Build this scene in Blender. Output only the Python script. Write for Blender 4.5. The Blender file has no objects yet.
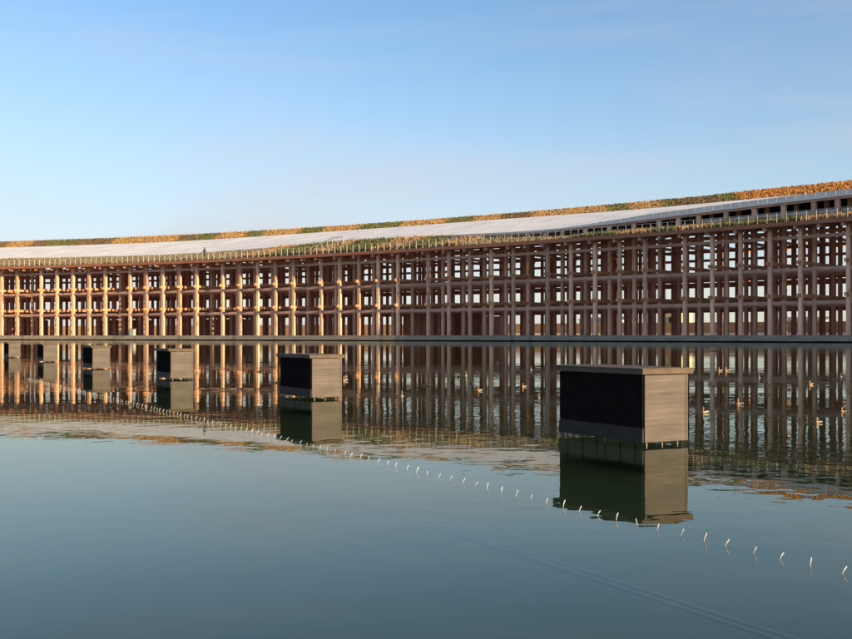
import bpy, bmesh, math, random
import numpy as np
from mathutils import Vector, Matrix
random.seed(7); rng = np.random.default_rng(11)
scene = bpy.context.scene
COL = scene.collection
for d in (bpy.data.objects, bpy.data.meshes):
    for o in list(d): d.remove(o)

# ------------------------------------------------------------------ survey
CAM_Z = 0.62
F = 1039.18                      # focal length in pixels of an 852 px wide frame
CX, CY, TH0 = -172.978, -118.730, 0.5620   # ring centre, start angle
R, U, BAY = 307.5, 17.7, 3.2138  # inner column circle, unit length, bay

def pol(s, w):                   # arc position s, radial offset w -> x, y
    th = TH0 + s / R
    return CX + (R + w) * math.sin(th), CY + (R + w) * math.cos(th)
def P(s, w, z):
    x, y = pol(s, w); return Vector((x, y, z))
def radial(s):
    th = TH0 + s / R; return Vector((math.sin(th), math.cos(th), 0))
def along(s):
    th = TH0 + s / R; return Vector((math.cos(th), -math.sin(th), 0))
_ss = np.linspace(-150, 130, 6000)
_inv = {}
def s_at(px, w):                 # arc position on the circle R+w in the direction px of the survey photo
    if w not in _inv:
        th = TH0 + _ss / R
        X = CX + (R + w) * np.sin(th); Y = CY + (R + w) * np.cos(th)
        _inv[w] = 426 + F * X / Y
    return float(np.interp(px, _inv[w], _ss))
def lerp_tab(t, v):
    return float(np.interp(v, [a for a, b in t], [b for a, b in t]))
Z_EAVE = [(-200, 11.82), (-66, 11.86), (-26, 11.78), (10, 11.92), (65, 12.06), (400, 12.06)]
W_IN = [(-200, 7.6), (-68, 7.6), (-34, 7.2), (-10, 6.0), (14, 4.0), (28, 3.1), (44, 3.0), (400, 3.0)]
Z_IN = [(-200, 14.2), (-74, 14.15), (-59, 13.9), (-40, 13.65), (-18.5, 13.95), (-5, 14.3), (12, 13.98), (23, 13.66), (27, 13.68), (36, 13.95), (48, 14.45), (56, 14.75), (64, 14.93), (90, 15.2), (400, 15.2)]
W_OUT = [(-200, 20), (-68, 20), (-10, 19.5), (14, 18.5), (44, 16.6), (400, 16.6)]
Z_OUT = [(-200, 17.3), (-80, 17.25), (-48, 17.15), (-20, 17.5), (3, 17.6), (18, 17.5), (32, 17.25), (400, 17.2)]
Z_TOP = [(-200, 19.2), (-90, 19.1), (-50, 19.15), (-5, 19.4), (25, 19.6), (55, 19.85), (400, 19.85)]
def sm(t, s, h=5.0):
    return (lerp_tab(t, s - h) + 2 * lerp_tab(t, s) + lerp_tab(t, s + h)) / 4
def knots(s):
    ze = sm(Z_EAVE, s, 8); wi = sm(W_IN, s, 8); zi = sm(Z_IN, s)
    wo = sm(W_OUT, s, 8); zo = sm(Z_OUT, s, 8); zt = sm(Z_TOP, s, 8)
    zri = min(zi - 0.10, ze + 0.150 * (wi + 1.5) if s > 30 else 99)
    if 10 < s <= 30:             # ease from deck lying on the roof to the raised deck
        t = (s - 10) / 20; zri = min(zi - 0.10, (1 - t) * (zi - 0.1) + t * (ze + 0.150 * (wi + 1.5)))
    return [(-1.5, ze), (wi, zri), (wo, zo - 0.12), (28.0, zt), (30.0, zt + 0.1)], (wi, zi, wo, zo)
def zroof(s, w):
    k, _ = knots(s)
    return float(np.interp(w, [a for a, b in k], [b for a, b in k]))

# ------------------------------------------------------------------ mesh helpers
class MB:
    def __init__(self): self.v = []; self.f = []; self.uv = None
    def quad(self, a, b, c, d):
        n = len(self.v); self.v += [tuple(a), tuple(b), tuple(c), tuple(d)]; self.f.append((n, n+1, n+2, n+3))
    def hexa(self, p):           # 8 corners: bottom 4 ccw, top 4 ccw
        n = len(self.v); self.v += [tuple(q) for q in p]
        for f in ((3,2,1,0),(4,5,6,7),(0,1,5,4),(1,2,6,5),(2,3,7,6),(3,0,4,7)):
            self.f.append(tuple(n+i for i in f))
    def obox(self, c, ax, ay, hx, hy, z0, z1):   # centre xy, two horizontal axes, half sizes
        p = []
        for z in (z0, z1):
            for sx, sy in ((-1,-1),(1,-1),(1,1),(-1,1)):
                q = Vector(c) + ax*hx*sx + ay*hy*sy; q.z = z; p.append(q)
        self.hexa(p)
    def beam(self, a, b, wid, ht, side=None):    # bar from a to b, ht measured vertically, centred
        a = Vector(a); b = Vector(b); d = (b - a)
        sd = side if side else Vector((-d.y, d.x, 0)).normalized()
        sd = sd * wid / 2; up = Vector((0, 0, ht / 2))
        self.hexa([a-sd-up, b-sd-up, b+sd-up, a+sd-up, a-sd+up, b-sd+up, b+sd+up, a+sd+up])
    def tube(self, pts, rad, n=8, caps=True):
        base = len(self.v); rings = []
        pts = [Vector(p) for p in pts]
        rad = rad if isinstance(rad, (list, tuple)) else [rad]*len(pts)
        for i, p in enumerate(pts):
            d = (pts[min(i+1, len(pts)-1)] - pts[max(i-1, 0)]).normalized()
            u = d.cross(Vector((0, 1, 0.01))).normalized(); w = d.cross(u).normalized()
            rings.append([len(self.v) + k for k in range(n)])
            for k in range(n):
                t = 2*math.pi*k/n; self.v.append(tuple(p + (u*math.cos(t) + w*math.sin(t))*rad[i]))
        for i in range(len(pts)-1):
            for k in range(n):
                self.f.append((rings[i][k], rings[i][(k+1)%n], rings[i+1][(k+1)%n], rings[i+1][k]))
        if caps:
            self.f.append(tuple(reversed(rings[0]))); self.f.append(tuple(rings[-1]))
    def build(self, name, mat, parent=None, smooth=False, bevel=0, origin=None):
        me = bpy.data.meshes.new(name)
        vs = self.v
        if origin is not None:
            ox = Vector(origin); vs = [tuple(Vector(q) - ox) for q in vs]
        me.from_pydata(vs, [], self.f)
        if self.uv is not None:
            l = me.uv_layers.new(name='UVMap')
            for i, lp in enumerate(me.loops): l.data[i].uv = self.uv[lp.vertex_index]
        me.update()
        bm = bmesh.new(); bm.from_mesh(me); bmesh.ops.recalc_face_normals(bm, faces=bm.faces)
        bm.to_mesh(me); bm.free()
        if smooth: me.polygons.foreach_set('use_smooth', [True]*len(me.polygons))
        me.materials.append(mat)
        o = bpy.data.objects.new(name, me); COL.objects.link(o)
        if origin is not None and parent is None: o.location = origin
        if parent is not None:
            o.parent = parent
            if origin is not None: o.location = origin
        if bevel:
            m = o.modifiers.new('bevel', 'BEVEL'); m.width = bevel; m.segments = 2; m.limit_method = 'ANGLE'
        return o
def tag(o, label=None, cat=None, group=None, kind=None):
    if label: o['label'] = label
    if cat: o['category'] = cat
    if group: o['group'] = group
    if kind: o['kind'] = kind
    return o
def empty(name, loc=(0,0,0), rz=0):
    o = bpy.data.objects.new(name, None); COL.objects.link(o)
    o.location = loc; o.rotation_euler = (0, 0, rz); o.empty_display_size = 0.3; return o

# ------------------------------------------------------------------ materials
def newmat(name):
    m = bpy.data.materials.new(name); m.use_nodes = True
    nt = m.node_tree; nt.nodes.clear()
    out = nt.nodes.new('ShaderNodeOutputMaterial'); b = nt.nodes.new('ShaderNodeBsdfPrincipled')
    nt.links.new(b.outputs[0], out.inputs[0])
    return m, nt, b, out
def N(nt, t, **kw):
    n = nt.nodes.new(t)
    for k, v in kw.items():
        if k.startswith('i_'): n.inputs[k[2:].replace('_', ' ')].default_value = v
        else: setattr(n, k, v)
    return n
def ramp(nt, stops):
    n = nt.nodes.new('ShaderNodeValToRGB'); e = n.color_ramp.elements
    while len(e) < len(stops): e.new(0.5)
    for q, (p, c) in zip(e, stops): q.position = p; q.color = (*c, 1)
    return n
def mapped(nt, scale, coord='Object', rot=(0,0,0)):
    tc = N(nt, 'ShaderNodeTexCoord'); mp = N(nt, 'ShaderNodeMapping')
    mp.inputs['Scale'].default_value = scale; mp.inputs['Rotation'].default_value = rot
    nt.links.new(tc.outputs[coord], mp.inputs[0]); return mp
def noise_mat(name, stops, scale=(1,1,1), nscale=2.0, detail=6, rough=0.7, bump=0.0, bdist=0.01, coord='Object', rnd=0.0, rot=(0,0,0), spec=0.3, bscale=None, spots=None):
    m, nt, b, out = newmat(name)
    mp = mapped(nt, scale, coord, rot)
    n = N(nt, 'ShaderNodeTexNoise'); n.inputs['Scale'].default_value = nscale; n.inputs['Detail'].default_value = detail
    nt.links.new(mp.outputs[0], n.inputs[0])
    r = ramp(nt, stops); nt.links.new(n.outputs[0], r.inputs[0]); colout = r.outputs[0]
    if spots:                    # (scale, threshold, colour): worn or knotty patches
        n3 = N(nt, 'ShaderNodeTexNoise'); n3.inputs['Scale'].default_value = spots[0]; n3.inputs['Detail'].default_value = 3
        mp3 = mapped(nt, (1,1,0.45)); nt.links.new(mp3.outputs[0], n3.inputs[0])
        r3 = ramp(nt, [(spots[1], (0,0,0)), (spots[1]+0.05, (1,1,1))]); nt.links.new(n3.outputs[0], r3.inputs[0])
        mx = N(nt, 'ShaderNodeMix', data_type='RGBA'); nt.links.new(r3.outputs[0], mx.inputs['Factor'])
        nt.links.new(colout, mx.inputs['A']); mx.inputs['B'].default_value = (*spots[2], 1); colout = mx.outputs['Result']
    if rnd:
        oi = N(nt, 'ShaderNodeObjectInfo'); mr = N(nt, 'ShaderNodeMapRange')
        mr.inputs['To Min'].default_value = 1 - rnd; mr.inputs['To Max'].default_value = 1 + rnd
        nt.links.new(oi.outputs['Random'], mr.inputs[0])
        hs = N(nt, 'ShaderNodeHueSaturation'); nt.links.new(mr.outputs[0], hs.inputs['Value']); nt.links.new(colout, hs.inputs['Color'])
        colout = hs.outputs[0]
    nt.links.new(colout, b.inputs['Base Color'])
    b.inputs['Roughness'].default_value = rough; b.inputs['Specular IOR Level'].default_value = spec
    if bump:
        bp = N(nt, 'ShaderNodeBump'); bp.inputs['Strength'].default_value = bump; bp.inputs['Distance'].default_value = bdist
        if bscale:
            n2 = N(nt, 'ShaderNodeTexNoise'); n2.inputs['Scale'].default_value = bscale; nt.links.new(mp.outputs[0], n2.inputs[0]); nt.links.new(n2.outputs[0], bp.inputs['Height'])
        else: nt.links.new(n.outputs[0], bp.inputs['Height'])
        nt.links.new(bp.outputs[0], b.inputs['Normal'])
    return m

M = {}
M['wood'] = noise_mat('timber_column', [(0.25, (0.58,0.33,0.215)), (0.5, (0.76,0.455,0.30)), (0.75, (0.84,0.55,0.38))], (1.2,1.2,0.25), 2.2, 7, 0.62, 0.3, 0.01, rnd=0.32, spots=(1.5, 0.63, (0.36,0.17,0.09)))
M['beam'] = noise_mat('timber_beam', [(0.3, (0.40,0.22,0.155)), (0.7, (0.57,0.335,0.24))], (0.7,0.7,1.5), 2.0, 6, 0.65, 0.3, 0.01, rnd=0.12)
M['tie'] = noise_mat('sun_glow_timber', [(0.3, (0.50,0.22,0.11)), (0.7, (0.68,0.33,0.18))], (1,1,1), 2.0, 5, 0.65, rnd=0.15)  # extra orange: low sun reaching the tie beams, put into the colour
M['inner'] = noise_mat('timber_inside', [(0.3, (0.45,0.185,0.125)), (0.7, (0.62,0.28,0.195))], (1,1,0.3), 2.0, 5, 0.7, 0.2, 0.01)  # darker, redder copy of the column timber, shade inside the bays painted in
M['eave'] = noise_mat('eave_board', [(0.3, (0.30,0.11,0.06)), (0.7, (0.44,0.18,0.10))], (0.4,0.4,2), 2.0, 5, 0.6)  # orange-red bounce light under the eave is part of this colour
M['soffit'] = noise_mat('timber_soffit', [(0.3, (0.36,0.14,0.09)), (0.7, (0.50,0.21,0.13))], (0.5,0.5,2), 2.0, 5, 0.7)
M['concrete'] = noise_mat('plinth_concrete', [(0.25, (0.24,0.195,0.15)), (0.55, (0.34,0.28,0.215)), (0.8, (0.43,0.36,0.28))], (0.35,0.35,2.5), 1.6, 8, 0.85, 0.3, 0.01, spots=(0.7, 0.62, (0.21,0.19,0.16)))
M['dark'] = noise_mat('shadow_gap_base', [(0.3, (0.02,0.02,0.02)), (0.7, (0.045,0.04,0.035))], (1,1,1), 3, 4, 0.8)  # shade of the gap under the plinth, put into the footing's colour
M['soil'] = noise_mat('roof_soil', [(0.3, (0.16,0.125,0.08)), (0.7, (0.28,0.22,0.14))], (1,1,1), 1.5, 6, 0.95, 0.5, 0.05)
M['rail'] = noise_mat('galvanised_rail', [(0.3, (0.40,0.37,0.33)), (0.7, (0.55,0.51,0.46))], (1,1,1), 3, 3, 0.45)
M['ground'] = noise_mat('ground', [(0.3, (0.22,0.19,0.15)), (0.7, (0.34,0.29,0.23))], (0.05,0.05,0.05), 2, 8, 0.95)
M['hoard'] = noise_mat('tan_cladding', [(0.3, (0.34,0.20,0.11)), (0.7, (0.47,0.29,0.16))], (0.05,0.05,0.6), 3, 5, 0.8)
M['pale'] = noise_mat('pale_panel', [(0.3, (0.74,0.66,0.60)), (0.7, (0.86,0.78,0.71))], (0.2,0.2,0.2), 2, 3, 0.7)
M['cream'] = noise_mat('yellow_lit_wall', [(0.3, (0.66,0.56,0.30)), (0.7, (0.80,0.70,0.40))], (0.2,0.2,0.2), 2, 3, 0.7)  # yellow light reflected on the wall is painted in as its colour
M['greyroof'] = noise_mat('grey_roof', [(0.3, (0.16,0.16,0.17)), (0.7, (0.26,0.26,0.27))], (0.2,0.2,0.2), 2, 3, 0.6)
M['window'] = noise_mat('dark_window', [(0.3, (0.03,0.035,0.04)), (0.7, (0.05,0.055,0.06))], (1,1,1), 2, 2, 0.15, spec=0.6)
M['blackp'] = noise_mat('black_screen', [(0.3, (0.010,0.0085,0.0085)), (0.7, (0.016,0.013,0.0125))], (6,6,6), 3, 4, 0.9, spec=0.0)
M['greyp'] = noise_mat('grey_metal_strip', [(0.3, (0.030,0.023,0.022)), (0.7, (0.046,0.036,0.034))], (3,3,20), 3, 4, 0.7, spec=0.15)
M['cap'] = noise_mat('weathered_cap', [(0.3, (0.095,0.070,0.055)), (0.7, (0.15,0.113,0.09))], (4,4,12), 3, 6, 0.7, 0.3, 0.002, spec=0.1)
M['capdark'] = M['cap']
M['steel'] = noise_mat('stainless_foot', [(0.3, (0.26,0.23,0.19)), (0.7, (0.40,0.36,0.31))], (8,8,8), 3, 3, 0.35)
M['white'] = noise_mat('white_plastic', [(0.3, (0.50,0.47,0.42)), (0.7, (0.70,0.67,0.61))], (60,60,60), 3, 3, 0.4)
M['brass'] = noise_mat('brass', [(0.3, (0.62,0.30,0.12)), (0.7, (0.80,0.42,0.20))], (60,60,60), 3, 3, 0.35)
M['brass'].node_tree.nodes['Principled BSDF'].inputs['Metallic'].default_value = 0.3
M['blackr'] = noise_mat('black_rubber', [(0.3, (0.015,0.015,0.017)), (0.7, (0.035,0.033,0.033))], (60,60,60), 3, 3, 0.5)
M['pipe'] = noise_mat('pale_pipe', [(0.3, (0.66,0.59,0.40)), (0.7, (0.78,0.70,0.50))], (4,4,4), 3, 5, 0.7)
M['cloth'] = noise_mat('dark_clothing', [(0.3, (0.03,0.03,0.035)), (0.7, (0.06,0.055,0.06))], (4,4,4), 3, 5, 0.9)
M['skin'] = noise_mat('skin', [(0.3, (0.42,0.26,0.19)), (0.7, (0.50,0.32,0.24))], (4,4,4), 3, 5, 0.6)
M['hair'] = noise_mat('hair', [(0.3, (0.015,0.012,0.01)), (0.7, (0.03,0.025,0.02))], (40,40,4), 3, 5, 0.6)

# box cladding: fine horizontal grain with board joints
def clad():
    m, nt, b, out = newmat('weathered_cladding')
    mp = mapped(nt, (2.2, 2.2, 34)); n = N(nt, 'ShaderNodeTexNoise'); n.inputs['Scale'].default_value = 1.6; n.inputs['Detail'].default_value = 9; n.inputs['Roughness'].default_value = 0.65
    nt.links.new(mp.outputs[0], n.inputs[0])
    r = ramp(nt, [(0.28, (0.052,0.041,0.037)), (0.45, (0.085,0.067,0.060)), (0.60, (0.108,0.085,0.076)), (0.75, (0.150,0.119,0.107))]); nt.links.new(n.outputs[0], r.inputs[0])
    mp2 = mapped(nt, (1, 1, 1)); n2 = N(nt, 'ShaderNodeTexNoise'); n2.inputs['Scale'].default_value = 4.0; n2.inputs['Detail'].default_value = 5
    nt.links.new(mp2.outputs[0], n2.inputs[0])
    mr = N(nt, 'ShaderNodeMapRange'); mr.inputs['From Min'].default_value = 0.3; mr.inputs['From Max'].default_value = 0.7; mr.inputs['To Min'].default_value = 0.78; mr.inputs['To Max'].default_value = 1.15
    nt.links.new(n2.outputs[0], mr.inputs[0])
    hs = N(nt, 'ShaderNodeHueSaturation'); nt.links.new(mr.outputs[0], hs.inputs['Value']); nt.links.new(r.outputs[0], hs.inputs['Color'])
    nt.links.new(hs.outputs[0], b.inputs['Base Color']); b.inputs['Roughness'].default_value = 0.65
    # horizontal boards, each a little different
    tcb = N(nt, 'ShaderNodeTexCoord'); sb = N(nt, 'ShaderNodeSeparateXYZ'); nt.links.new(tcb.outputs['Object'], sb.inputs[0])
    dv = N(nt, 'ShaderNodeMath', operation='DIVIDE'); nt.links.new(sb.outputs[2], dv.inputs[0]); dv.inputs[1].default_value = 0.058
    fl = N(nt, 'ShaderNodeMath', operation='FLOOR'); nt.links.new(dv.outputs[0], fl.inputs[0])
    wn = N(nt, 'ShaderNodeTexWhiteNoise', noise_dimensions='1D'); nt.links.new(fl.outputs[0], wn.inputs['W'])
    fc = N(nt, 'ShaderNodeMath', operation='FRACT'); nt.links.new(dv.outputs[0], fc.inputs[0])
    gt = N(nt, 'ShaderNodeMath', operation='GREATER_THAN'); nt.links.new(fc.outputs[0], gt.inputs[0]); gt.inputs[1].default_value = 0.05
    m1 = N(nt, 'ShaderNodeMapRange'); nt.links.new(wn.outputs[0], m1.inputs[0]); m1.inputs['To Min'].default_value = 0.90; m1.inputs['To Max'].default_value = 1.08
    m2 = N(nt, 'ShaderNodeMapRange'); nt.links.new(gt.outputs[0], m2.inputs[0]); m2.inputs['To Min'].default_value = 0.78; m2.inputs['To Max'].default_value = 1.0
    mm = N(nt, 'ShaderNodeMath', operation='MULTIPLY'); nt.links.new(m1.outputs[0], mm.inputs[0]); nt.links.new(m2.outputs[0], mm.inputs[1])
    h2 = N(nt, 'ShaderNodeHueSaturation'); nt.links.new(mm.outputs[0], h2.inputs['Value']); nt.links.new(hs.outputs[0], h2.inputs['Color'])
    nt.links.new(h2.outputs[0], b.inputs['Base Color'])
    bp = N(nt, 'ShaderNodeBump'); bp.inputs['Strength'].default_value = 0.5; bp.inputs['Distance'].default_value = 0.002
    nt.links.new(n.outputs[0], bp.inputs['Height']); nt.links.new(bp.outputs[0], b.inputs['Normal'])
    return m
M['clad'] = clad()

# white walkway with panel joints, in arc/radial metres
def deckmat():
    m, nt, b, out = newmat('white_walkway')
    tc = N(nt, 'ShaderNodeTexCoord')
    br = N(nt, 'ShaderNodeTexBrick'); br.inputs['Scale'].default_value = 1.0
    br.inputs['Brick Width'].default_value = 7.2; br.inputs['Row Height'].default_value = 2.4
    br.inputs['Mortar Size'].default_value = 0.10; br.inputs['Mortar Smooth'].default_value = 0.4
    br.inputs['Color1'].default_value = (0.88,0.83,0.78,1); br.inputs['Color2'].default_value = (0.92,0.875,0.825,1); br.inputs['Mortar'].default_value = (0.56,0.52,0.48,1)
    nt.links.new(tc.outputs['UV'], br.inputs['Vector'])
    n = N(nt, 'ShaderNodeTexNoise'); n.inputs['Scale'].default_value = 0.25; n.inputs['Detail'].default_value = 8
    nt.links.new(tc.outputs['UV'], n.inputs[0])
    mr = N(nt, 'ShaderNodeMapRange'); mr.inputs['From Min'].default_value = 0.3; mr.inputs['From Max'].default_value = 0.7; mr.inputs['To Min'].default_value = 0.86; mr.inputs['To Max'].default_value = 1.06
    nt.links.new(n.outputs[0], mr.inputs[0])
    hs = N(nt, 'ShaderNodeHueSaturation'); nt.links.new(mr.outputs[0], hs.inputs['Value']); nt.links.new(br.outputs['Color'], hs.inputs['Color'])
    nt.links.new(hs.outputs[0], b.inputs['Base Color']); b.inputs['Roughness'].default_value = 0.7
    return m
M['deck'] = deckmat()

def leafmat(name, stops, rough=0.8, tr=0.25):
    m, nt, b, out = newmat(name)
    mp = mapped(nt, (1,1,1)); n = N(nt, 'ShaderNodeTexNoise'); n.inputs['Scale'].default_value = 1.1; n.inputs['Detail'].default_value = 9; n.inputs['Roughness'].default_value = 0.75
    nt.links.new(mp.outputs[0], n.inputs[0]); r = ramp(nt, stops); nt.links.new(n.outputs[0], r.inputs[0])
    nt.links.new(r.outputs[0], b.inputs['Base Color']); b.inputs['Roughness'].default_value = rough; b.inputs['Specular IOR Level'].default_value = 0.2
    return m
M['orange'] = leafmat('orange_plants', [(0.30, (0.30,0.21,0.095)), (0.45, (0.35,0.215,0.095)), (0.56, (0.38,0.225,0.10)), (0.70, (0.42,0.30,0.15))])
M['green'] = leafmat('green_plants', [(0.32, (0.085,0.09,0.03)), (0.5, (0.13,0.13,0.045)), (0.68, (0.20,0.175,0.07))])
M['brown'] = leafmat('dry_plants', [(0.32, (0.11,0.075,0.04)), (0.5, (0.155,0.105,0.055)), (0.68, (0.20,0.135,0.075))])
M['straw'] = leafmat('straw_plants', [(0.32, (0.12,0.11,0.06)), (0.5, (0.22,0.18,0.11)), (0.68, (0.34,0.27,0.18))])

# water: a clear film over a shallow silt bed; reflection follows the real Fresnel curve
def watermat():
    m = bpy.data.materials.new('calm_water'); m.use_nodes = True; nt = m.node_tree; nt.nodes.clear()
    out = N(nt, 'ShaderNodeOutputMaterial'); mix = N(nt, 'ShaderNodeMixShader'); nt.links.new(mix.outputs[0], out.inputs[0])
    tr = N(nt, 'ShaderNodeBsdfTransparent'); tr.inputs[0].default_value = (0.84,0.86,0.70,1)
    gl = N(nt, 'ShaderNodeBsdfGlossy'); gl.inputs['Roughness'].default_value = 0.004; gl.inputs['Color'].default_value = (0.86,0.88,0.82,1)
    fr = N(nt, 'ShaderNodeFresnel'); fr.inputs['IOR'].default_value = 1.333
    nt.links.new(fr.outputs[0], mix.inputs[0]); nt.links.new(tr.outputs[0], mix.inputs[1]); nt.links.new(gl.outputs[0], mix.inputs[2])
    mpa = mapped(nt, (1,1,1)); n1 = N(nt, 'ShaderNodeTexNoise'); n1.inputs['Scale'].default_value = 5.5; n1.inputs['Detail'].default_value = 2.0; n1.inputs['Roughness'].default_value = 0.45
    nt.links.new(mpa.outputs[0], n1.inputs[0])
    n2 = N(nt, 'ShaderNodeTexNoise'); n2.inputs['Scale'].default_value = 0.9; n2.inputs['Detail'].default_value = 1.0; nt.links.new(mpa.outputs[0], n2.inputs[0])
    n3 = N(nt, 'ShaderNodeTexNoise'); n3.inputs['Scale'].default_value = 0.18; n3.inputs['Detail'].default_value = 2.0; nt.links.new(mpa.outputs[0], n3.inputs[0])
    mr = N(nt, 'ShaderNodeMapRange'); mr.inputs['From Min'].default_value = 0.38; mr.inputs['From Max'].default_value = 0.62; mr.inputs['To Min'].default_value = 0.15; mr.inputs['To Max'].default_value = 1.2
    nt.links.new(n3.outputs[0], mr.inputs[0])
    mul = N(nt, 'ShaderNodeMath', operation='MULTIPLY'); nt.links.new(n1.outputs[0], mul.inputs[0]); nt.links.new(mr.outputs[0], mul.inputs[1])
    m2 = N(nt, 'ShaderNodeMath', operation='MULTIPLY_ADD'); nt.links.new(n2.outputs[0], m2.inputs[0]); m2.inputs[1].default_value = 1.6; nt.links.new(mul.outputs[0], m2.inputs[2])
    bp = N(nt, 'ShaderNodeBump'); bp.inputs['Strength'].default_value = 1.0; bp.inputs['Distance'].default_value = 0.0013
    nt.links.new(m2.outputs[0], bp.inputs['Height']); nt.links.new(bp.outputs[0], gl.inputs['Normal']); nt.links.new(bp.outputs[0], fr.inputs['Normal'])
    return m
M['water'] = watermat()
M['bed'] = noise_mat('pond_silt', [(0.3, (0.30,0.275,0.10)), (0.7, (0.42,0.38,0.155))], (0.5,0.5,0.5), 1.3, 6, 0.9)

# ------------------------------------------------------------------ setting
def sheet(name, x0, x1, y0, y1, z, mat):
    b = MB(); b.quad((x0,y0,z),(x1,y0,z),(x1,y1,z),(x0,y1,z)); return tag(b.build(name, mat), kind='structure')
def disc(rad, z, n=192, name='water', mat=None):
    b = MB(); b.v = [(CX + rad*math.sin(2*math.pi*i/n), CY + rad*math.cos(2*math.pi*i/n), z) for i in range(n)]
    b.f = [tuple(reversed(range(n)))]; return tag(b.build(name, mat), kind='structure')
disc(R - 0.2, 0.0, name='water', mat=M['water'])
disc(R - 0.1, -0.16, name='pond_bed', mat=M['bed'])
g = MB(); n = 192                                    # ground outside the ring, out to the horizon
for i in range(n):
    a0, a1 = 2*math.pi*i/n, 2*math.pi*(i+1)/n
    r0, r1 = R + 30, 9000
    g.quad((CX+r0*math.sin(a0), CY+r0*math.cos(a0), 0.30), (CX+r0*math.sin(a1), CY+r0*math.cos(a1), 0.30),
           (CX+r1*math.sin(a1), CY+r1*math.cos(a1), 0.30), (CX+r1*math.sin(a0), CY+r1*math.cos(a0), 0.30))
tag(g.build('ground', M['ground']), kind='structure')

# ------------------------------------------------------------------ the ring building
ring = empty('timber_ring_building', (*pol(0, 0), 0.0))
tag(ring, 'huge curved timber building on rows of square wooden columns with a planted roof', 'building')
RO = ring.location.copy()
def part(b, name, mat, kind=None, label=None, parent=None, bevel=0):
    b.v = [tuple(Vector(q) - RO) for q in b.v]
    o = b.build(name, mat, parent or ring, bevel=bevel)
    return tag(o, label=label, kind=kind)
ROWS = [0, 3.5, 8.4, 10.15, 13.85, 21.85, 24.95, 27.9]
CW = 0.38
LV = [3.98, 7.35, 10.62]                          # circumferential beam centres
LR = [4.72, 8.05]                                # radial tie beams
KMIN, KVIS, KMAX = -2, 9, 21
FLOOR = 0.70
def lines(k):                                    # column lines of one unit
    return [(k - 4)*U + (j - 2)*BAY for j in range(5)]
units = [(k, lines(k)) for k in range(KMIN, KMAX + 1)]
alls = [s for k, L in units for s in L]
vis = [s for k, L in units if -1 <= k <= KVIS - 1 for s in L][2:-3]
visset = set(vis)
def colbox(b, s, w):
    top = zroof(s, w) - 0.62
    b.obox(P(s, w, 0), along(s), radial(s), CW/2, CW/2, FLOOR - 0.02, top)
rest_c, rest_b, rest_r = MB(), MB(), MB()
for s in alls:
    for i, w in enumerate(ROWS):
        if i <= 1 and s in visset:
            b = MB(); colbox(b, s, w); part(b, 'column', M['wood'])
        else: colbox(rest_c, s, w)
# circumferential beams
def ringbeam(b, sa, sb, w, z, wid=0.28, ht=0.35):
    b.beam(P(sa, w, z), P(sb, w, z), wid, ht)
for k, L in units:
    seg = [L[0] - (U - 4*BAY)/2] + L + [L[-1] + (U - 4*BAY)/2]
    for i, w in enumerate(ROWS):
        levels = LV[:2] + [LV[2] + 0.23*w]
        if i in (4, 7): levels.append(10.9)
        if i == 7: levels.append(14.0)
        for z in levels:
            if i == 0 and -1 <= k <= KVIS - 1: b = MB()
            elif i == 1 and -1 <= k <= KVIS - 1 and z < 8: b = MB()
            else: b = rest_b
            for a, c in zip(seg[:-1], seg[1:]): ringbeam(b, a, c, w, z)
            if b is not rest_b: part(b, 'ring_beam', M['beam'])
# radial tie beams through every column line, ends proud of the front columns
for s in alls:
    for z in LR + [11.9]:
        w0 = -0.78 if z < 9 else 11.4
        if s in visset and z < 9:
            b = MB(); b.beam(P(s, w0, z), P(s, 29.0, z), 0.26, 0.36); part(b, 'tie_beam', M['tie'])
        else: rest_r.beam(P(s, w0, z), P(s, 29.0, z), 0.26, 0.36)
# sloped rafters
def rafter(b, s, wid=0.34):
    k, _ = knots(s); wn = [-1.44, k[1][0], k[2][0], 28.0, 29.6]
    for a, c in zip(wn[:-1], wn[1:]):
        b.beam(P(s, a, zroof(s, a) - 0.54), P(s, c, zroof(s, c) - 0.54), wid, 0.46)
rest_f = MB()
for k, L in units:
    for s in L + [L[-1] + (U - 4*BAY)/2]:
        if -1 <= k <= KVIS - 1: b = MB(); rafter(b, s); part(b, 'rafter', M['beam'])
        else: rafter(rest_f, s)
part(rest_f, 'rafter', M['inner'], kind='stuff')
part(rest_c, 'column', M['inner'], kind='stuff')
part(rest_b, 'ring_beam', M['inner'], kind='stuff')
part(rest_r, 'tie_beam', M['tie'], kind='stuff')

# roof slab, eave board, fascia
S0, S1 = (KMIN - 4)*U - 9, (KMAX - 4)*U + 9
def frange(a, b, st):
    n = max(1, round((b - a)/st)); return [a + (b - a)*i/n for i in range(n + 1)]
SS = frange(S0, S1, 3.0)
roof = MB()
for a, c in zip(SS[:-1], SS[1:]):
    ka, kc = knots(a)[0], knots(c)[0]
    for i in range(len(ka) - 1):
        (w0, z0), (w1, z1) = ka[i], ka[i+1]; (v0, y0), (v1, y1) = kc[i], kc[i+1]
        t = 0.28
        roof.hexa([P(a,w0,z0-t), P(c,v0,y0-t), P(c,v1,y1-t), P(a,w1,z1-t), P(a,w0,z0), P(c,v0,y0), P(c,v1,y1), P(a,w1,z1)])
part(roof, 'roof', M['soil'])
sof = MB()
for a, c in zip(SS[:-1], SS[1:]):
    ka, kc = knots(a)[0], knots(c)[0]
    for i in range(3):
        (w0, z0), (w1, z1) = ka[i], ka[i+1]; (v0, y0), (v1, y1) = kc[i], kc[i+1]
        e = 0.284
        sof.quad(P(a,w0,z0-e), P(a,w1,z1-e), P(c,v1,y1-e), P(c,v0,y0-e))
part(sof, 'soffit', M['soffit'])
ev = MB()
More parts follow.
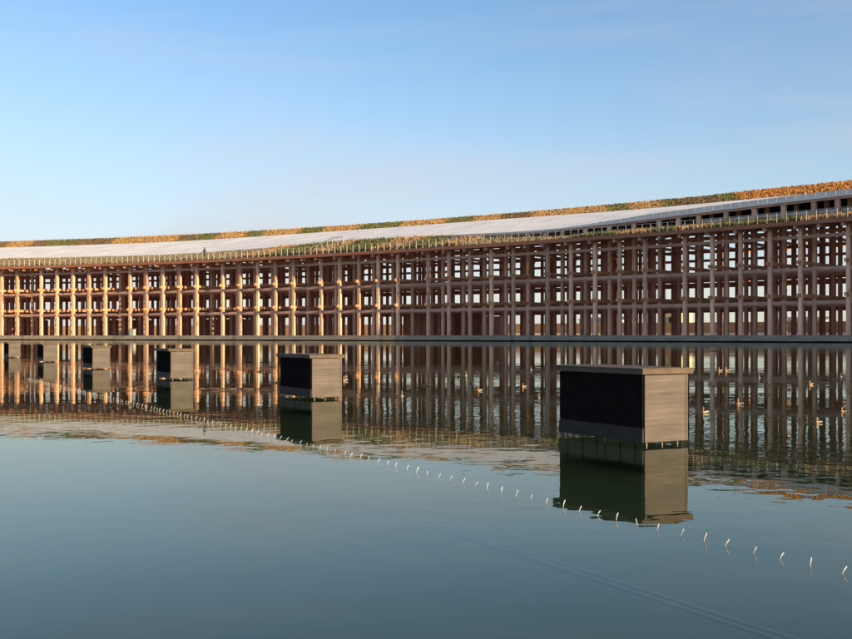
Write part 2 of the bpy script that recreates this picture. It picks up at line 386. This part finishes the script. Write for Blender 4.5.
for a, c in zip(SS[:-1], SS[1:]):
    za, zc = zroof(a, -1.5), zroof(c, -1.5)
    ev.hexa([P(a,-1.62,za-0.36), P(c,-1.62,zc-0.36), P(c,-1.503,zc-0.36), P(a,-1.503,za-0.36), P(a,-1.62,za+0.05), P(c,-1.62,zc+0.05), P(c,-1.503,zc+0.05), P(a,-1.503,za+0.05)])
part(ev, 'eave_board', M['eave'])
# plinth slab overhanging a footing whose near-black colour paints in the shadow gap
pl = MB(); ft = MB()
for a, c in zip(SS[:-1], SS[1:]):
    pl.hexa([P(a,-1.3,0.11), P(c,-1.3,0.11), P(c,30.2,0.11), P(a,30.2,0.11), P(a,-1.3,FLOOR), P(c,-1.3,FLOOR), P(c,30.2,FLOOR), P(a,30.2,FLOOR)])
    ft.hexa([P(a,-0.75,-0.3), P(c,-0.75,-0.3), P(c,29.5,-0.3), P(a,29.5,-0.3), P(a,-0.75,0.105), P(c,-0.75,0.105), P(c,29.5,0.105), P(a,29.5,0.105)])
part(pl, 'plinth', M['concrete']); part(ft, 'footing', M['dark'])

# enclosed rooms under the roof
def room(x0, x1, w0, w1, z0, z1):
    b = MB(); sa, sb = s_at(x0, w0), s_at(x1, w0)
    pts = frange(sa, sb, 4)
    for a, c in zip(pts[:-1], pts[1:]):
        b.hexa([P(a,w0,z0), P(c,w0,z0), P(c,w1,z0), P(a,w1,z0), P(a,w0,z1), P(c,w0,z1), P(c,w1,z1), P(a,w1,z1)])
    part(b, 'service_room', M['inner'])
room(404, 428, 11.0, 17.4, FLOOR-0.01, 3.5)
room(436, 480, 18.2, 24.6, FLOOR-0.01, 3.6)
room(196, 236, 18.2, 24.6, FLOOR-0.01, 3.5)
room(100, 132, 18.2, 24.6, FLOOR-0.01, 3.5)
room(4, 24, 11.0, 17.4, FLOOR-0.01, 3.5)

# white walkway deck
dk = MB(); dk.uv = []; fa = MB(); kb = MB()
for a, c in zip(SS[:-1], SS[1:]):
    _, (wa, za, oa, ya) = knots(a); _, (wc, zc, oc, yc) = knots(c)
    n0 = len(dk.v)
    top = [P(a,wa,za), P(c,wc,zc), P(c,oc,yc), P(a,oa,ya)]
    dk.v += [tuple(q) for q in top]; dk.uv += [(a,wa),(c,wc),(c,oc),(a,oa)]; dk.f.append((n0,n0+1,n0+2,n0+3))
    h = 0.34
    fa.hexa([P(a,wa+0.05,za-h), P(c,wc+0.05,zc-h), P(c,oc,yc-0.16), P(a,oa,ya-0.16), P(a,wa+0.05,za-0.02), P(c,wc+0.05,zc-0.02), P(c,oc,yc-0.02), P(a,oa,ya-0.02)])
    kb.hexa([P(a,wa-0.10,za-0.10), P(c,wc-0.10,zc-0.10), P(c,wc+0.047,zc-0.10), P(a,wa+0.047,za-0.10), P(a,wa-0.10,za+0.10), P(c,wc-0.10,zc+0.10), P(c,wc+0.047,zc+0.10), P(a,wa+0.047,za+0.10)])
walk = part(dk, 'walkway', M['deck'], label='broad white walkway sweeping along the roof and lifting off it at the right')
def sub(b, name, mat, kind=None):
    b.v = [tuple(Vector(q) - RO) for q in b.v]; return tag(b.build(name, mat, walk), kind=kind)
sub(fa, 'deck_beam', M['beam']); sub(kb, 'kerb', M['pale'])
pq = frange(s_at(560, 3), s_at(900, 3), 1.03); pr = MB()      # white parapet panels with open joints
for a, c in zip(pq[:-1], pq[1:]):
    c -= 0.05
    (wa, za, _, _), (wc, zc, _, _) = knots(a)[1], knots(c)[1]
    h = 0.12 + 0.42*min(1, (a - pq[0])/12)
    pr.hexa([P(a,wa-0.06,za+0.101), P(c,wc-0.06,zc+0.101), P(c,wc-0.01,zc+0.101), P(a,wa-0.01,za+0.101), P(a,wa-0.06,za+h), P(c,wc-0.06,zc+h), P(c,wc-0.01,zc+h), P(a,wa-0.01,za+h)])
sub(pr, 'parapet', M['pale'])
for k, L in units:
    for s in L + [L[-1] + (U - 4*BAY)/2]:
        if s > s_at(885, 3): continue
        kn, (wi, zi, wo, zo) = knots(s)
        for dw in (0.35, 3.6):
            zr_ = zroof(s, wi + dw); zd = zi + (zo - zi)*dw/(wo - wi) - 0.40
            if zd - zr_ > 0.16:
                b = MB(); b.obox(P(s, wi + dw, 0), along(s), radial(s), 0.24, 0.24, zr_ - 0.05, zd)
                sub(b, 'walkway_support', M['wood'])
# low pale upstand beneath the raised deck
up = MB()
for a, c in zip(SS[:-1], SS[1:]):
    if a < s_at(684, 3) or a > 130: continue
    w = 4.0
    za, zc = zroof(a, w), zroof(c, w)
    up.hexa([P(a,w,za-0.1), P(c,w,zc-0.1), P(c,w+0.2,zc-0.1), P(a,w+0.2,za-0.1), P(a,w,za+0.62), P(c,w,zc+0.62), P(c,w+0.2,zc+0.62), P(a,w+0.2,za+0.62)])
part(up, 'roof_upstand', M['pale'])

# railing along the roof edge
posts = frange(s_at(-6, -1.3), s_at(880, -1.3), 1.03)
posts = sorted(posts, reverse=True)
rest = MB()
def postbox(b, s):
    z = zroof(s, -1.3); b.obox(P(s, -1.32, 0), along(s), radial(s), 0.032, 0.04, z - 0.02, z + 1.02)
for i, s in enumerate(posts):
    if i < 100:
        b = MB(); postbox(b, s); part(b, 'railing_post', M['rail'])
    else: postbox(rest, s)
part(rest, 'railing_post', M['rail'], kind='stuff')
tr = MB()
pp = frange(min(posts), max(posts), 2.06)
for a, c in zip(pp[:-1], pp[1:]):
    for h in (1.03, 0.7, 0.38):
        rr = 0.045 if h > 1 else 0.014
        tr.beam(P(a, -1.32, zroof(a, -1.3) + h), P(c, -1.32, zroof(c, -1.3) + h), rr, rr)
part(tr, 'handrail', M['rail'])
# sloping balustrade of a stair rising on the roof
st = MB()
sa, sb = s_at(306, 1.0), s_at(343, 1.0)
q = frange(sa, sb, 0.9)
za = zroof(sa, 1.0); n = len(q)
for i, s in enumerate(q):
    t = i/(n - 1); z = zroof(s, 1.0); h = 0.15 + min(t/0.75, 1)*1.55
    st.obox(P(s, 1.0, 0), along(s), radial(s), 0.035, 0.035, z, z + h)
    if i: st.beam(P(q[i-1], 1.0, zp), P(s, 1.0, z + h), 0.09, 0.10); st.beam(P(q[i-1], 1.0, zp - 0.5*h), P(s, 1.0, z + h*0.5), 0.05, 0.05)
    zp = z + h
part(st, 'stair_balustrade', M['rail'])

# ------------------------------------------------------------------ planting on the roof
def planting(name, mat, label, patches, dens, hh, ww):
    vs = []; fs = []
    for (x0, x1, lo, hi, skew) in patches:
        wm = (lo(0) + hi(0))/2
        s0, s1 = s_at(x0, round(wm, 1)), s_at(x1, round(wm, 1))
        sm_ = (s0 + s1)/2; a, b_ = lo(sm_), hi(sm_)
        cnt = int((s1 - s0)*(b_ - a)*dens)
        for _ in range(cnt):
            w = random.uniform(a, b_); s = random.uniform(s0, s1) + skew*(w - (a + b_)/2) + random.gauss(0, 0.25)
            w = min(max(w, lo(s)), hi(s))
            z = zroof(s, w) - 0.02
            h = hh*random.uniform(0.45, 1.25); wd = ww*random.uniform(0.6, 1.4)
            p = P(s, w, z); t = random.uniform(0, math.pi)
            d = Vector((math.cos(t), math.sin(t), 0))*wd/2
            e = Vector((random.gauss(0, .12), random.gauss(0, .12), 0))*hh*2
            n0 = len(vs)
            vs += [tuple(p - d), tuple(p + d), tuple(p + d*0.75 + e + Vector((0,0,h*0.8))), tuple(p + e*1.2 + Vector((0,0,h))), tuple(p - d*0.6 + e + Vector((0,0,h*0.7)))]
            fs.append((n0, n0+1, n0+2, n0+3, n0+4))
    b = MB(); b.v = vs; b.f = fs
    me = bpy.data.meshes.new(name); me.from_pydata(vs, [], fs); me.update(); me.materials.append(mat)
    o = bpy.data.objects.new(name, me); COL.objects.link(o)
    return tag(o, label, 'plants', kind='stuff')
olo = lambda s: knots(s)[1][2] + 0.25
ohi = lambda s: 28.6
ilo = lambda s: -1.15
ihi = lambda s: knots(s)[1][0] - 0.15 if knots(s)[1][1] - knots(s)[0][1][1] < 0.25 else knots(s)[1][0] + 0.9
K = -0.5
planting('orange_bedding', M['orange'], 'orange flowering plants in slanting patches along the highest edge of the curved roof', [(8,31,olo,ohi,K),(112,178,olo,ohi,K),(216,246,olo,ohi,K),(262,300,olo,ohi,K),(322,360,olo,ohi,K),(401,448,olo,ohi,K),(474,500,olo,ohi,K),(532,609,olo,ohi,K),(631,664,olo,ohi,K)], 30, 0.24, 0.15)
M['flame'] = leafmat('deep_orange_plants', [(0.30, (0.22,0.13,0.04)), (0.45, (0.38,0.17,0.05)), (0.58, (0.45,0.20,0.06)), (0.72, (0.48,0.30,0.12))])
planting('orange_flowers', M['flame'], 'deep orange flowers forming the long patch on the highest edge of the roof at the right', [(741,1010,olo,ohi,K)], 30, 0.28, 0.16)
planting('green_shrubbery', M['green'], 'green ground cover patches between the orange and brown ones along the upper roof edge', [(48,76,olo,ohi,K),(196,217,olo,ohi,K),(245,263,olo,ohi,K),(299,323,olo,ohi,K),(359,402,olo,ohi,K),(447,475,olo,ohi,K),(608,632,olo,ohi,K),(663,676,olo,ohi,K),(722,742,olo,ohi,K)], 30, 0.24, 0.15)
planting('dry_grass', M['brown'], 'dry brown grass patches along the upper edge of the curved roof', [(-60,9,olo,ohi,K),(30,49,olo,ohi,K),(75,113,olo,ohi,K),(177,197,olo,ohi,K),(499,533,olo,ohi,K),(675,723,olo,ohi,K)], 30, 0.20, 0.15)
M['ochre'] = leafmat('ochre_plants', [(0.30, (0.18,0.15,0.06)), (0.42, (0.30,0.21,0.10)), (0.56, (0.40,0.235,0.12)), (0.70, (0.46,0.33,0.19))])
planting('orange_border', M['ochre'], 'orange plants in patches just behind the roof edge railing', [(256,281,ilo,ihi,0.2),(322,346,ilo,ihi,0.2),(386,420,ilo,ihi,0.2),(455,475,ilo,ihi,0.2),(628,665,ilo,ihi,0.2),(688,722,ilo,ihi,0.2),(816,900,ilo,ihi,0.2)], 34, 0.48, 0.14)
planting('green_border', M['green'], 'green plants in patches just behind the roof edge railing', [(280,323,ilo,ihi,0.2),(345,387,ilo,ihi,0.2),(419,441,ilo,ihi,0.2),(588,629,ilo,ihi,0.2),(664,689,ilo,ihi,0.2),(721,817,ilo,ihi,0.2)], 34, 0.48, 0.14)
planting('straw_border', M['straw'], 'pale straw coloured grass behind the roof edge railing, mostly at the left', [(-60,257,ilo,ihi,0.2),(440,456,ilo,ihi,0.2),(474,589,ilo,ihi,0.2)], 26, 0.26, 0.12)

# small pale utility box on the plinth
bb = MB(); _s = s_at(133, -0.6)
bb.obox(P(_s, -0.7, 0), along(_s), radial(_s), 0.42, 0.25, FLOOR, FLOOR + 0.95)
root_ = empty('utility_box', P(_s, -0.7, FLOOR)); tag(root_, 'small pale utility box on the plinth between the golden columns at the left', 'box')
bb.v = [tuple(Vector(q) - root_.location) for q in bb.v]; bb.build('body', M['rail'], root_, bevel=0.02)
bb = MB(); bb.obox(P(_s, -0.7, 0), along(_s), radial(_s), 0.48, 0.31, FLOOR + 0.952, FLOOR + 1.03)
bb.v = [tuple(Vector(q) - root_.location) for q in bb.v]; bb.build('lid', M['greyroof'], root_, bevel=0.01)

# ------------------------------------------------------------------ person on the roof
def person_on_roof():
    s = s_at(204.5, -0.6); base = P(s, -0.6, zroof(s, -0.6))
    root = empty('person', base, 0.5)
    tag(root, 'person in dark clothes standing behind the roof edge railing', 'person')
    V = [(0,0,0.95),(0.0,0.02,1.15),(0.0,0.0,1.38),(0,-0.02,1.50),(0,-0.03,1.60),(0,-0.03,1.70),
         (0.17,0,1.40),(0.24,-0.05,1.15),(0.20,-0.25,0.98),(-0.17,0,1.40),(-0.25,-0.03,1.13),(-0.22,-0.22,0.96),
         (0.10,0,0.88),(0.12,-0.04,0.50),(0.13,0.02,0.08),(0.13,-0.14,0.04),(-0.10,0,0.88),(-0.11,0.02,0.50),(-0.12,0.06,0.08),(-0.12,-0.10,0.04)]
    Ed = [(0,1),(1,2),(2,3),(3,4),(4,5),(2,6),(6,7),(7,8),(2,9),(9,10),(10,11),(0,12),(12,13),(13,14),(14,15),(0,16),(16,17),(17,18),(18,19)]
    Rd = [.15,.13,.15,.055,.085,.08,.075,.05,.035,.075,.05,.035,.095,.065,.045,.035,.095,.065,.045,.035]
    me = bpy.data.meshes.new('body'); me.from_pydata(V, Ed, []); me.materials.append(M['cloth'])
    o = bpy.data.objects.new('body', me); COL.objects.link(o); o.parent = root
    sk = o.modifiers.new('skin', 'SKIN')
    for i, r in enumerate(Rd): me.skin_vertices[0].data[i].radius = (r, r*0.85)
    me.skin_vertices[0].data[0].use_root = True
    ss = o.modifiers.new('sub', 'SUBSURF'); ss.levels = 1; ss.render_levels = 2
    bm = bmesh.new(); bmesh.ops.create_icosphere(bm, subdivisions=2, radius=0.105, matrix=Matrix.Translation((0,-0.005,1.68)))
    for v in list(bm.verts):
        if v.co.z < 1.62 or (v.co.y < -0.06 and v.co.z < 1.70): bm.verts.remove(v)
    me2 = bpy.data.meshes.new('hair'); bm.to_mesh(me2); bm.free(); me2.materials.append(M['hair'])
    h = bpy.data.objects.new('hair', me2); COL.objects.link(h); h.parent = root
person_on_roof()

# ------------------------------------------------------------------ cabinets standing in the water
DL = Vector((-0.488, 0.873, 0)); DR = Vector((0.873, 0.488, 0))   # long side, short side
LL, LW, GAP, HB = 0.79, 0.325, 0.022, 0.405
def cabinet(name='equipment_cabinet'):
    root = empty(name)
    ax, ay = DR, DL
    def bx(n_, mat, u0, u1, v0, v1, z0, z1, bevel=0.0, parent=root):
        b = MB(); c = ax*(u0+u1)/2 + ay*(v0+v1)/2
        b.obox(c, ax, ay, (u1-u0)/2, (v1-v0)/2, z0, z1); return b.build(n_, mat, parent, bevel=bevel)
    # inner body, set back from the cladding
    bx('body', M['clad'], 0.012, LW, 0.0, LL, GAP, HB - 0.004, 0.0015)
    bx('screen_panel', M['blackp'], 0.002, 0.0118, 0.010, LL-0.010, GAP + 0.083, HB - 0.006)
    # sloping grey strip under the screen
    b = MB()
    o0, o1 = -0.004, 0.0117
    p = []
    for z, u in ((GAP, o0), (GAP + 0.080, 0.0)):
        for uu, vv in ((u, 0.006), (o1, 0.006), (o1, LL-0.006), (u, LL-0.006)):
            q = ax*uu + ay*vv; q.z = z; p.append(q)
    b.hexa(p); b.build('lower_strip', M['greyp'], root, bevel=0.001)
    # cap with overhang: fascia and thin top sheet
    bx('cap', M['cap'], -0.025, LW + 0.025, -0.025, LL + 0.025, HB, HB + 0.027, 0.0015)
    bx('cap_sheet', M['cap'], -0.031, LW + 0.031, -0.031, LL + 0.031, HB + 0.0272, HB + 0.034)
    # corner trims
    for v0 in (-0.003,):
        bx('corner_trim', M['clad'], LW - 0.010, LW + 0.004, v0, v0 + 0.012, GAP, HB - 0.003)
    for u in (0.05, 0.165, 0.28):
        for v in (0.03, LL*0.5, LL - 0.03):
            b = MB(); c = ax*u + ay*v
            b.tube([c + Vector((0,0,-0.158)), c + Vector((0,0,GAP + 0.002))], 0.0042, 8); b.build('foot', M['steel'], root, smooth=False)
    return root
cab0 = cabinet()
def copy_tree(o, parent=None):
    c = o.copy(); COL.objects.link(c)
    if parent is not None: c.parent = parent
    for ch in list(o.children): copy_tree(ch, c)
    return c
cabs = [(643.3, 5.81, 'largest wood clad cabinet with a black screen side, nearest the camera at the right'),
        (311, 10.07, 'wood clad cabinet with a black side standing alone left of the middle, second nearest'),
        (170, 14.61, 'third nearest of the clad cabinets, just left of the second nearest one'),
        (92, 19.29, 'fourth nearest clad cabinet, its cap just under the plinth of the building'),
        (43, 24.6, 'small far clad cabinet, second from the left edge of the picture'),
        (8.3, 29.7, 'smallest and farthest clad cabinet, cut close by the left edge of the picture')]
for i, (px, d, lab) in enumerate(cabs):
    o = cab0 if i == 0 else copy_tree(cab0)
    o.location = ((px - 426)/F*d, d, 0)
    o.rotation_euler = (0, 0, [0, 0.02, -0.015, 0.01, 0, 0.01][i])
    tag(o, lab, 'cabinet', 'clad cabinets in a row in the water')

# ------------------------------------------------------------------ row of small white spouts
def spout():
    root = empty('water_spout')
    b = MB(); b.tube([(0,0,-0.05), (0,0,0.002), (0.0008,0,0.006), (0.003,-0.0005,0.013), (0.0068,-0.001,0.021)], [0.0010,0.0010,0.0012,0.0018,0.0017], 8); b.build('tube', M['white'], root, smooth=True)
    c = MB(); c.tube([(0.0060,-0.001,0.0195), (0.0078,-0.0012,0.0235)], [0.0024,0.0017], 8); c.build('tip', M['white'], root)
    return root
sp0 = spout()
A = Vector((1.083, 2.706, 0)) - DL*0.2
for i in range(141):
    o = sp0 if i == 0 else copy_tree(sp0)
    p = A + DL*(0.1003*i) + Vector((random.gauss(0,.003), random.gauss(0,.006), 0)); o.location = p
    o.rotation_euler = (random.gauss(0,.12), random.gauss(0.06,.14), random.gauss(0,.5)); k = random.uniform(0.8,1.15)
    o.scale = (k, k, k)
    tag(o, 'small white bent spout in the long slanting line rising from the water', 'spout', 'white spouts in a line across the water')

# pale pipes under the surface, parallel to the spouts
for off, r_, lab in ((0.145, 0.006, 'faint pale pipe lying under the water, nearer the line of spouts'), (0.185, 0.006, 'faint pale pipe lying under the water, farther from the line of spouts')):
    b = MB(); q = []
    for i in range(60):
        t = -0.9 + 15.5*i/59
        q.append(A + DL*t - DR*off + Vector((random.gauss(0,.002), 0, -0.152 + 0.003*math.sin(i*0.9))))
    b.tube(q, r_, 6); tag(b.build('submerged_pipe', M['pipe'], smooth=True), lab, 'pipe')

# ------------------------------------------------------------------ scattered fountain nozzles
def nozzle(kind):
    root = empty('fountain_nozzle')
    stub, arm, disc_ = {'o': ('brass','brass','white'), 'w': ('steel','white','blackr'), 'd': ('blackr','blackr','blackr')}[kind]
    b = MB(); b.tube([(0,0,-0.158), (0,0,0.012), (0,0,0.013), (0,0,0.040)], [0.004,0.004,0.0025,0.0022], 8); b.build('stem', M[stub], root)
    b = MB(); b.tube([(0,0,0.000), (0,0,0.004), (0,0,0.009)], [0.011,0.013,0.008], 12); b.build('collar', M[stub], root)
    b = MB(); b.tube([(0.004,0,0.006), (0.020,-0.002,0.008), (0.034,-0.003,0.010)], [0.004,0.004,0.0045], 8); b.build('side_outlet', M[disc_], root)
    b = MB(); b.tube([(-0.004,0,0.006), (-0.025,0.002,0.0065), (-0.048,0.004,0.007)], [0.0028,0.0028,0.0034], 8); b.build('side_arm', M['blackr'], root)
    return root
nz = {'o': [(478.5,391),(810,385),(817,423),(842,412),(703.5,413),(719,371),(726,371),(523,387),(344,381),(738,404.5)],
      'w': [(539,398),(402,396.5),(841,377),(531,370),(466,376),(199,373),(759,378)],
      'd': [(392,352),(382,384),(471,383.5),(547,363.5),(714,351),(714,386),(789,390),(827,380),(766,395),(259,372),(233,364.5),(277,383),(428,386),(459,377),(272,366.5)]}
labs = {'o': 'small fountain nozzle with an orange brass stem standing in calm water', 'w': 'small fountain nozzle with a white stem standing in calm water', 'd': 'small black fountain nozzle with flat side arm standing in calm water'}
for kind, pts in nz.items():
    first = nozzle(kind)
    for i, (px, py) in enumerate(pts):
        o = first if i == 0 else copy_tree(first)
        d = F*CAM_Z/(py - 336); o.location = ((px - 426)/F*d, d, 0)
        k = (d/9.0)**0.55*random.uniform(1.0,1.45); o.scale = (k, k, k)
        o.rotation_euler = (0, 0, random.uniform(-0.6, 0.6))
        tag(o, labs[kind], 'nozzle', {'o':'brass','w':'white','d':'black'}[kind] + ' fountain nozzles dotted over the water')

# ------------------------------------------------------------------ beyond the ring
def long_wall(name, mat, w, px0, px1, z0, z1, thick, label, cat):
    b = MB(); q = frange(s_at(px0, w), s_at(px1, w), 12.0)
    for i, (a, c) in enumerate(zip(q[:-1], q[1:])):
        b.hexa([P(a,w,z0), P(c,w,z0), P(c,w+thick,z0), P(a,w+thick,z0), P(a,w,z1), P(c,w,z1), P(c,w+thick,z1), P(a,w+thick,z1)])
    return tag(b.build(name, mat), label, cat)
long_wall('hoarding_wall', M['hoard'], 62.0, -60, 960, 0.30, 2.95, 0.3, 'long tan hoarding wall seen between the columns behind the building', 'wall')
long_wall('white_barrier', M['pale'], 57.0, 480, 960, 0.30, 1.15, 0.4, 'low white barrier in front of the tan hoarding wall', 'barrier')
def pavilion(px, w, wid, dep, h, mat, label, rise=0.6):
    s = s_at(px, w); root = empty('pavilion', P(s, w, 0.3)); root.rotation_euler = (0, 0, -(TH0 + s/R))
    tag(root, label, 'building')
    b = MB(); b.obox((0,dep/2,0), Vector((1,0,0)), Vector((0,1,0)), wid/2, dep/2, 0, h); b.build('wall', mat, root)
    b = MB(); e = 0.4
    b.v = [(-wid/2-e,-e,h+.003),(wid/2+e,-e,h+.003),(wid/2+e,dep+e,h+.003),(-wid/2-e,dep+e,h+.003),(-wid/2-e,dep/2,h+rise),(wid/2+e,dep/2,h+rise)]
    b.f = [(0,1,5,4),(2,3,4,5),(0,4,3),(1,2,5),(3,2,1,0)]; b.build('roof', M['greyroof'], root)
    nwin = max(1, int(wid//3))
    for i in range(nwin):
        x = -wid/2 + wid*(i+0.5)/nwin
        b = MB(); b.obox((x,-0.03,0), Vector((1,0,0)), Vector((0,1,0)), 0.6, 0.05, h*0.45, h*0.75); b.build('window', M['window'], root)
    b = MB(); b.obox((wid*0.3 if nwin%2 else 0,-0.03,0), Vector((1,0,0)), Vector((0,1,0)), 0.5, 0.05, 0, 2.1 if h > 2.6 else h*0.7); b.build('door', M['window'], root)
pavilion(672, 75, 3.4, 6, 5.2, M['cream'], 'building with yellow reflected light put into its wall colour, glimpsed between the right hand columns')
pavilion(600, 80, 9, 7, 3.6, M['pale'], 'low white building glimpsed behind the middle columns')
pavilion(800, 80, 8, 7, 3.2, M['pale'], 'low white building glimpsed behind the far right columns')

# ------------------------------------------------------------------ light, sky
EL, AZ = math.radians(12.8), math.atan2(0.78, -0.63)
sd = Vector((math.sin(AZ)*math.cos(EL), math.cos(AZ)*math.cos(EL), math.sin(EL)))
L = bpy.data.lights.new('sun', 'SUN'); L.energy = 5.0; L.angle = math.radians(0.55); L.color = (1.0, 0.74, 0.40)
so = bpy.data.objects.new('sun', L); COL.objects.link(so); so.rotation_euler = sd.to_track_quat('Z', 'Y').to_euler(); so.location = (60, -60, 40)
w = bpy.data.worlds.new('World'); scene.world = w; w.use_nodes = True; nt = w.node_tree; nt.nodes.clear()
out = N(nt, 'ShaderNodeOutputWorld'); bg = N(nt, 'ShaderNodeBackground'); nt.links.new(bg.outputs[0], out.inputs[0])
sky = N(nt, 'ShaderNodeTexSky'); sky.sky_type = 'NISHITA'; sky.sun_disc = False; sky.sun_elevation = EL; sky.sun_rotation = AZ
sky.air_density = 1.0; sky.dust_density = 0.4; sky.ozone_density = 3.0; sky.altitude = 0
# pale evening haze low in the sky, faint high cirrus
tc = N(nt, 'ShaderNodeTexCoord'); sep = N(nt, 'ShaderNodeSeparateXYZ'); nt.links.new(tc.outputs['Generated'], sep.inputs[0])
mr = N(nt, 'ShaderNodeMapRange'); mr.inputs['From Min'].default_value = 0.0; mr.inputs['From Max'].default_value = 0.30
mr.inputs['To Min'].default_value = 0.85; mr.inputs['To Max'].default_value = 0.0; mr.interpolation_type = 'SMOOTHSTEP'
nt.links.new(sep.outputs[2], mr.inputs[0])
mp = N(nt, 'ShaderNodeMapping'); mp.inputs['Scale'].default_value = (1.2, 1.2, 7.0); mp.inputs['Rotation'].default_value = (0.0, 0.25, 0.3); nt.links.new(tc.outputs['Generated'], mp.inputs[0])
cn = N(nt, 'ShaderNodeTexNoise'); cn.inputs['Scale'].default_value = 1.6; cn.inputs['Detail'].default_value = 6; cn.inputs['Distortion'].default_value = 0.6; nt.links.new(mp.outputs[0], cn.inputs[0])
cr = N(nt, 'ShaderNodeMapRange'); cr.inputs['From Min'].default_value = 0.48; cr.inputs['From Max'].default_value = 0.78; cr.inputs['To Max'].default_value = 0.42; nt.links.new(cn.outputs[0], cr.inputs[0])
hx = N(nt, 'ShaderNodeMath', operation='MULTIPLY_ADD', use_clamp=True); nt.links.new(sep.outputs[0], hx.inputs[0]); hx.inputs[1].default_value = -0.55; hx.inputs[2].default_value = 0.70
hm = N(nt, 'ShaderNodeMath', operation='MULTIPLY'); nt.links.new(hx.outputs[0], hm.inputs[0]); nt.links.new(mr.outputs[0], hm.inputs[1])
ad = N(nt, 'ShaderNodeMath', operation='ADD', use_clamp=True); nt.links.new(hm.outputs[0], ad.inputs[0]); nt.links.new(cr.outputs[0], ad.inputs[1])
hz = N(nt, 'ShaderNodeMix', data_type='RGBA'); nt.links.new(ad.outputs[0], hz.inputs['Factor']); nt.links.new(sky.outputs[0], hz.inputs['A']); hz.inputs['B'].default_value = (3.18, 3.06, 3.24, 1)
nt.links.new(hz.outputs['Result'], bg.inputs[0]); bg.inputs[1].default_value = 0.12

# ------------------------------------------------------------------ camera
cam = bpy.data.cameras.new('camera'); co = bpy.data.objects.new('camera', cam); COL.objects.link(co)
co.location = (0, 0, CAM_Z); co.rotation_euler = (math.radians(90), 0, 0)
cam.sensor_width = 36; cam.sensor_fit = 'HORIZONTAL'; cam.lens = F/852*36; cam.shift_y = 16.5/852; cam.clip_start = 0.05; cam.clip_end = 20000
scene.camera = co
scene.render.engine = 'CYCLES'
scene.view_settings.view_transform = 'Standard'; scene.view_settings.look = 'None'
scene.view_settings.exposure = 0.85; scene.view_settings.gamma = 1
scene.cycles.transparent_max_bounces = 16
